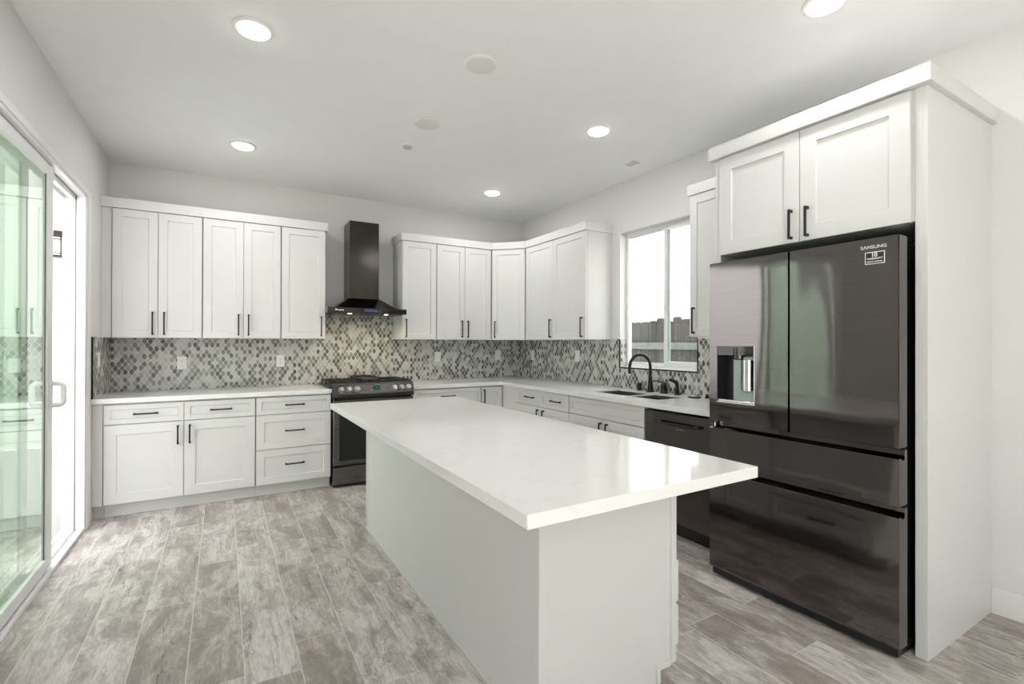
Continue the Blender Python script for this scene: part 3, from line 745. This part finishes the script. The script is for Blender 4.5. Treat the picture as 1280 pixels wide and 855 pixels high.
MB().box(HX0 + .03, HX1 - .03, HY + .05, YB - .06, 1.6015, 1.6062, .001).build('filter_panel', M['dark'], t)
for cx in (1.045, 1.395):
    lp = MB().cyl((cx, HY + .028, 1.6035), .026, .007, bev=.001).build('lamp_ring', M['chrome'], t, smooth=True)
    MB().cyl((cx, HY + .028, 1.5995), .020, .002).build('lamp_lens', M['hoodlamp'], lp)
    ld = bpy.data.lights.new('hood_lamp', 'SPOT'); ld.energy = 3.0; ld.color = (1, .80, .58); ld.spot_size = 2.4; ld.spot_blend = .8; ld.shadow_soft_size = .02
    lo = bpy.data.objects.new('hood_lamp', ld); COL.objects.link(lo); lo.parent = lp
    lo.location = Vector((cx, HY + .028, 1.592)) - WL[lp.name]; lo.rotation_euler = (.35, 0, 0)

# ------------------------------------------------------------------ dishwasher
FW = RIGHT(XD)
t = thing('dishwasher', (2.95, 2.26, 0), 'black stainless dishwasher between the sink cabinet and the refrigerator', 'dishwasher')
MB(FW).box(1.957, 2.553, -.60, -.02, .10, .845, .001).build('body', M['black'], t)
d_ = MB(FW).box(1.957, 2.553, -.02, .006, .105, .845, .004).build('door', M['dark'], t)
MB(FW).box(2.075, 2.425, .034, .046, .765, .783, .003).box(2.085, 2.105, .006, .036, .766, .782, .002).box(2.395, 2.415, .006, .036, .766, .782, .002).build('handle', M['bronze'], d_)
MB(FW).box(1.957, 2.553, -.09, -.06, 0.0, .098, 0).build('toe_kick', M['black'], t)
MB(FW).box(2.20, 2.27, .006, .0064, .738, .742, 0).build('badge', M['knob'], d_)

# ------------------------------------------------------------------ refrigerator enclosure
PX = 2.522
t = thing('refrigerator_surround', (2.9, 1.37, 0), 'pair of tall white panels boxing in the refrigerator', 'cabinet panels')
MB().box(PX, XR - .0005, .861, .878, 0, UZ1 + .01, .001).box(PX, PX + .02, .878, .905, 0, UZ1 + .01, .001).build('side_panel', M['cab'], t)
MB().box(PX, XR - .0005, 1.868, 1.884, 0, UZ1 + .01, .001).box(PX, PX + .02, 1.845, 1.868, 0, UZ1 + .01, .001).build('side_panel', M['cab'], t)
FF = RIGHT(2.503)
t = thing('wall_cabinet', (2.9, 1.375, 1.84), 'deep white two-door cabinet over the refrigerator', 'cabinet', 'white shaker wall cabinets')
MB(FF).box(.906, 1.844, -(XR - 2.503) + .0005, -.021, 1.842, UZ1 + .01, .001).build('body', M['cabin'], t)
front(FF, t, 'door', .916, 1.377, 1.838, 2.400, .075, 1.337, 1.930, True, .150)
front(FF, t, 'door', 1.381, 1.842, 1.838, 2.400, .075, 1.418, 1.930, True, .150)
tag(MB().box(2.4834, XR - .0005, .8383, 1.905, 2.405, 2.4805, .0015).build('crown_molding', M['cab']), 'deep white crown box over the refrigerator cabinet', 'molding')

# ------------------------------------------------------------------ refrigerator
FX = 2.400
FY0, FY1, FM = .915, 1.828, 1.3735
FT = FX + .075
t = thing('refrigerator', (2.8, 1.37, 0), 'black stainless four-door refrigerator with water dispenser in the white enclosure', 'refrigerator')
MB().box(FT + .012, XR - .06, .930, 1.815, .03, 1.755, .004).build('body', M['black'], t)
MB().box(FX + .014, FT + .3, .925, 1.818, .014, .053, .004).build('base_grille', M['black'], t)
for cy in (.965, 1.775): MB().cyl((FT + .02, cy, .0125), .022, .025).build('foot', M['black'], t)
for cy in (.95, 1.79): MB().box(FX + .05, FT + .09, cy - .028, cy + .028, 1.757, 1.778, .004).build('hinge_cover', M['black'], t)
# right door
DZ0, DZ1 = .886, 1.776
rd = MB().box(FX, FT, FY0, FM - .004, DZ0, DZ1, .004, 2).build('door', M['fridge'], t)
text('brand_lettering', 'SAMSUNG', .020, (0, -1, 0), (0, 0, 1), (FX - .001, 1.008, 1.737), M['letter'], rd, .0006, 1.08, bold=.0002)
st = MB().box(FX - .0008, FX, .966, 1.040, 1.664, 1.716, 0).build('warranty_sticker', M['stickerwhite'], rd)
MB().box(FX - .0012, FX - .0007, .969, 1.037, 1.667, 1.713, 0).build('sticker_field', M['stickerblack'], st)
text('sticker_number', '10', .024, (0, -1, 0), (0, 0, 1), (FX - .0016, 1.005, 1.702), M['stickerwhite'], st, .0002, bold=.0007)
text('sticker_word', 'WARRANTY', .0105, (0, -1, 0), (0, 0, 1), (FX - .0016, 1.003, 1.687), M['stickerwhite'], st, .0002, bold=.0003)
text('sticker_line', 'DIGITAL INVERTER', .0068, (0, -1, 0), (0, 0, 1), (FX - .0016, 1.003, 1.674), M['stickerwhite'], st, .0002, bold=.0002)
# left door with dispenser recess
QY0, QY1, QZ0, QZ1 = 1.556, 1.779, .998, 1.307
ldm = MB().box(FX, FT, FM + .004, QY0, DZ0, DZ1, 0).box(FX, FT, QY1, FY1, DZ0, DZ1, 0).box(FX, FT, QY0, QY1, DZ0, QZ0, 0).box(FX, FT, QY0, QY1, QZ1, DZ1, 0)
ldo = ldm.build('door', M['fridge'], t)
dsp = MB().box(FT - .008, FT - .002, QY0, QY1, QZ0, QZ1, 0).box(FX + .001, FT - .008, QY1 - .004, QY1, QZ0, QZ1, 0).box(FX + .001, FT - .008, QY0, QY0 + .004, QZ0, QZ1, 0).build('dispenser', M['black'], ldo)
MB().box(FX + .001, FT - .008, QY0 + .004, QY1 - .004, 1.257, QZ1, 0).build('dispenser', M['blackglass'], ldo).name = 'control_glass'
MB().box(FT - .022, FT - .008, QY0 + .004, QY1 - .065, QZ0, 1.257, .003).build('back_plate', M['greenplastic'], dsp)
MB().box(FX + .004, FT - .010, QY0 + .004, QY1 - .004, QZ0, QZ0 + .012, .002).build('drip_tray', M['chrome'], dsp)
MB().lathe((FX + .032, 1.665, 1.232), [(.022, 0), (.030, .006), (.034, .030), (.034, .066)]).build('nozzle', M['dark'], dsp, smooth=True)
pd = MB().box(FX + .030, FX + .036, QY0 + .012, QY0 + .098, 1.058, 1.250, .003).build('paddle', M['greenplastic'], dsp)
MB().cyl((FX + .036, QY0 + .055, 1.150), .036, .165, 'z', 28, bev=.003).build('paddle_insert', M['chrome'], dsp, smooth=True)
MB().box(FX - .001, FX + .004, QY0 - .002, QY1 + .002, QZ0 - .006, QZ0 + .001, .001).box(FX - .0005, FX + .003, QY0 - .003, QY0 + .001, QZ0, QZ1, 0).build('dispenser_rim', M['chrome'], ldo)
# drawers, each with a slanted pocket handle on its top edge
def fdrawer(z0, z1, top):
    prof = [(FX, z0), (FX, z1), (FX + .012, z1 + .004), (FX + .030, z1 - .008), (FX + .052, z1 - .008), (FX + .052, top), (FT, top), (FT, z0)]
    return MB().prism_side(prof, FY0, FY1, 'y', .0012).build('drawer', M['fridge'], t)
fdrawer(.645, .842, .877)
fdrawer(.054, .598, .634)
MB().box(FX + .016, FX + .05, 1.803, 1.824, .842, .878, .004).build('drawer_bracket', M['fridge'], t)

# ------------------------------------------------------------------ island
BX0, BX1, BY0, BY1 = .881, 1.522, 1.3127, 3.5337
t = thing('kitchen_island', (1.2, 2.42, 0), 'long white kitchen island base in the middle of the floor', 'island')
MB().prism_side([(BX0 + .008, 0), (BX1 - .085, 0), (BX1 - .085, .089), (BX1 - .012, .089), (BX1 - .012, CB - .001), (BX0 + .008, CB - .001)], BY0 + .008, BY1 - .008, 'y').build('body', M['cab'], t)
tr = MB()
tr.box(BX0, BX0 + .026, BY0, BY0 + .026, 0, CB - .001, .002).box(BX0, BX0 + .026, BY1 - .026, BY1, 0, CB - .001, .002)
tr.box(BX0, BX0 + .009, BY0 + .026, BY1 - .026, 0, .018, .002)
tr.build('corner_trim', M['cab'], t)
ep = MB().box(BX1 - .022, BX1 + .006, BY0, BY0 + .012, .078, CB - .001, .002).box(BX1 - .098, BX1 - .022, BY0, BY0 + .012, .070, .094, .002).box(BX1 - .098, BX1 - .080, BY0, BY0 + .012, 0, .070, .002)
ep.build('end_trim', M['cab'], t)
FI = frame((BX1 - .012, 0, 0), (0, 1, 0), (1, 0, 0))
def ifront(name, y0, y1, z0, z1, fr=.05, handle=True):
    d = MB(FI).shaker(y0, y1, z0, z1, fr=fr, n0=.001, t=.046).build(name, M['cab'], t)
    if handle: pull(FI, d, (y0 + y1) / 2, (z0 + z1) / 2, .155, False, n=.047)
ifront('drawer', BY0 + .016, 1.98, .128, .286); ifront('drawer', BY0 + .016, 1.98, .300, .462)
for k in range(2):
    ya = 1.99 + k * .765
    ifront('door', ya, ya + .378, .11, .68, .058, False); ifront('door', ya + .384, ya + .760, .11, .68, .058, False); ifront('drawer', ya, ya + .760, .69, .85, .036)
tag(MB().box(.6393, 1.5744, 1.0052, 3.5454, CB, CT, .002).build('worktop', M['quartz']), 'large white quartz slab on the island', 'worktop')

# ------------------------------------------------------------------ outlets and switches
def outlet(F, u, z, label, kind='outlet'):
    c = F @ Vector((u, .0105, z))
    t_ = thing('wall_outlet' if kind == 'outlet' else 'light_switch', c, label, kind, 'white cover plates on the backsplash')
    MB(F).box(u - .036, u + .036, .0100, .0155, z - .058, z + .058, .0015).build('cover_plate', M['outlet'], t_)
    fc = MB(F).box(u - .017, u + .017, .0155, .0175, z - .034, z + .034, .0008).build('socket_face' if kind == 'outlet' else 'rocker', M['outlet'], t_)
    if kind == 'outlet':
        s_ = MB(F)
        for dz in (-.019, .019):
            for dx in (-.0065, .0055): s_.box(u + dx, u + dx + .002, .0174, .0178, z + dz - .004, z + dz + .005, 0)
            s_.box(u - .002, u + .002, .0174, .0178, z + dz - .012, z + dz - .008, 0)
        s_.build('socket_slots', M['slot'], fc)
    return t_
OB = BACK(YB); OR = RIGHT(XR); OL = frame((XL, 0, 0), (0, 1, 0), (1, 0, 0))
outlet(OB, -.319, 1.136, 'white outlet on the mosaic, leftmost on the range wall')
outlet(OB, .483, 1.141, 'white outlet on the mosaic just left of the range')
outlet(OB, 2.126, 1.161, 'white cover plate on the mosaic right of the range', 'switch')
outlet(OB, 2.923, 1.171, 'white cover plate on the range wall nearest the corner', 'switch')
outlet(OR, 4.996, 1.174, 'white cover plate on the sink wall nearest the corner', 'switch')
outlet(OR, 4.121, 1.186, 'white cover plate on the sink wall nearest the window', 'switch')
outlet(OL, 4.83, 1.184, 'white switch plate on the short mosaic return by the sliding door', 'switch')

# ------------------------------------------------------------------ ceiling fittings
def downlight(x, y, label):
    t_ = thing('recessed_downlight', (x, y, H), label, 'ceiling light', 'round recessed downlights')
    MB().lathe((x, y, H), [(.092, -.0), (.090, -.006), (.074, -.010), (.072, -.004)], 40).build('trim_ring', M['trim'], t_, smooth=True)
    MB().lathe((x, y, H - .008), [(.072, 0), (.071, -.006), (.060, -.012), (.03, -.015)], 40).build('lens', M['lamp'], t_, smooth=True)
    ld = bpy.data.lights.new('downlight', 'AREA'); ld.shape = 'DISK'; ld.size = .14; ld.energy = DOWNLIGHT_W; ld.color = (1, .992, .98); ld.spread = PI
    lo = bpy.data.objects.new('downlight', ld); COL.objects.link(lo); lo.parent = t_; lo.location = (0, 0, -.026)
    return t_
d0 = downlight(.122, 2.697, 'glowing recessed downlight, the larger of the two on the left of the ceiling')
for x, y, lb in ((.127, 4.328, 'glowing recessed downlight over the left wall cabinets'),
                 (2.318, 2.702, 'glowing recessed downlight in front of the sink window'),
                 (2.349, 4.369, 'glowing recessed downlight nearest the far corner of the kitchen'),
                 (2.323, 1.167, 'glowing recessed downlight at the top edge, in front of the refrigerator'),
                 (.122, -2.2, 'unseen recessed downlight added behind the camera, door side'),  # this pair is added out of view, as fill from behind the camera
                 (2.323, -2.2, 'unseen recessed downlight added behind the camera, right side')):
    c_ = copy_thing(d0, (x, y, H), lb)
s0 = tag(MB().lathe((1.208, 2.385, H), [(.088, 0), (.088, -.010), (.083, -.016), (.072, -.018)], 40).build('ceiling_cover', M['trim'], smooth=True), 'larger blank round white cover on the ceiling', 'ceiling cover', 'blank round ceiling covers')
c_ = s0.copy(); COL.objects.link(c_); c_.location = (1.214, 3.217, s0.location.z); c_['label'] = 'blank round white cover on the ceiling, beside the small sensor'
t = thing('ceiling_sensor', (1.226, 3.674, H), 'small round grey sensor on the ceiling', 'sensor')
MB().lathe((1.226, 3.674, H), [(.050, 0), (.050, -.006), (.040, -.010)], 32).build('sensor_ring', M['trim'], t, smooth=True)
MB().lathe((1.226, 3.674, H - .009), [(.036, 0), (.034, -.010), (.020, -.014)], 32).build('sensor_dome', plain('sensor_grey', (.5, .5, .49), .4), t, smooth=True)
t = thing('ceiling_vent', (2.985, 3.046, H), 'small white rectangular fitting on the ceiling near the sink wall', 'vent')
MB().box(2.94, 3.03, 2.99, 3.10, H - .008, H, .002).build('vent_frame', M['trim'], t)
vs = MB()
for k in range(5): vs.box(2.95, 3.02, 3.0 + k * .02, 3.006 + k * .02, H - .0095, H - .008, 0)
vs.build('slat', plain('vent_grey', (.45, .45, .44), .5), t)
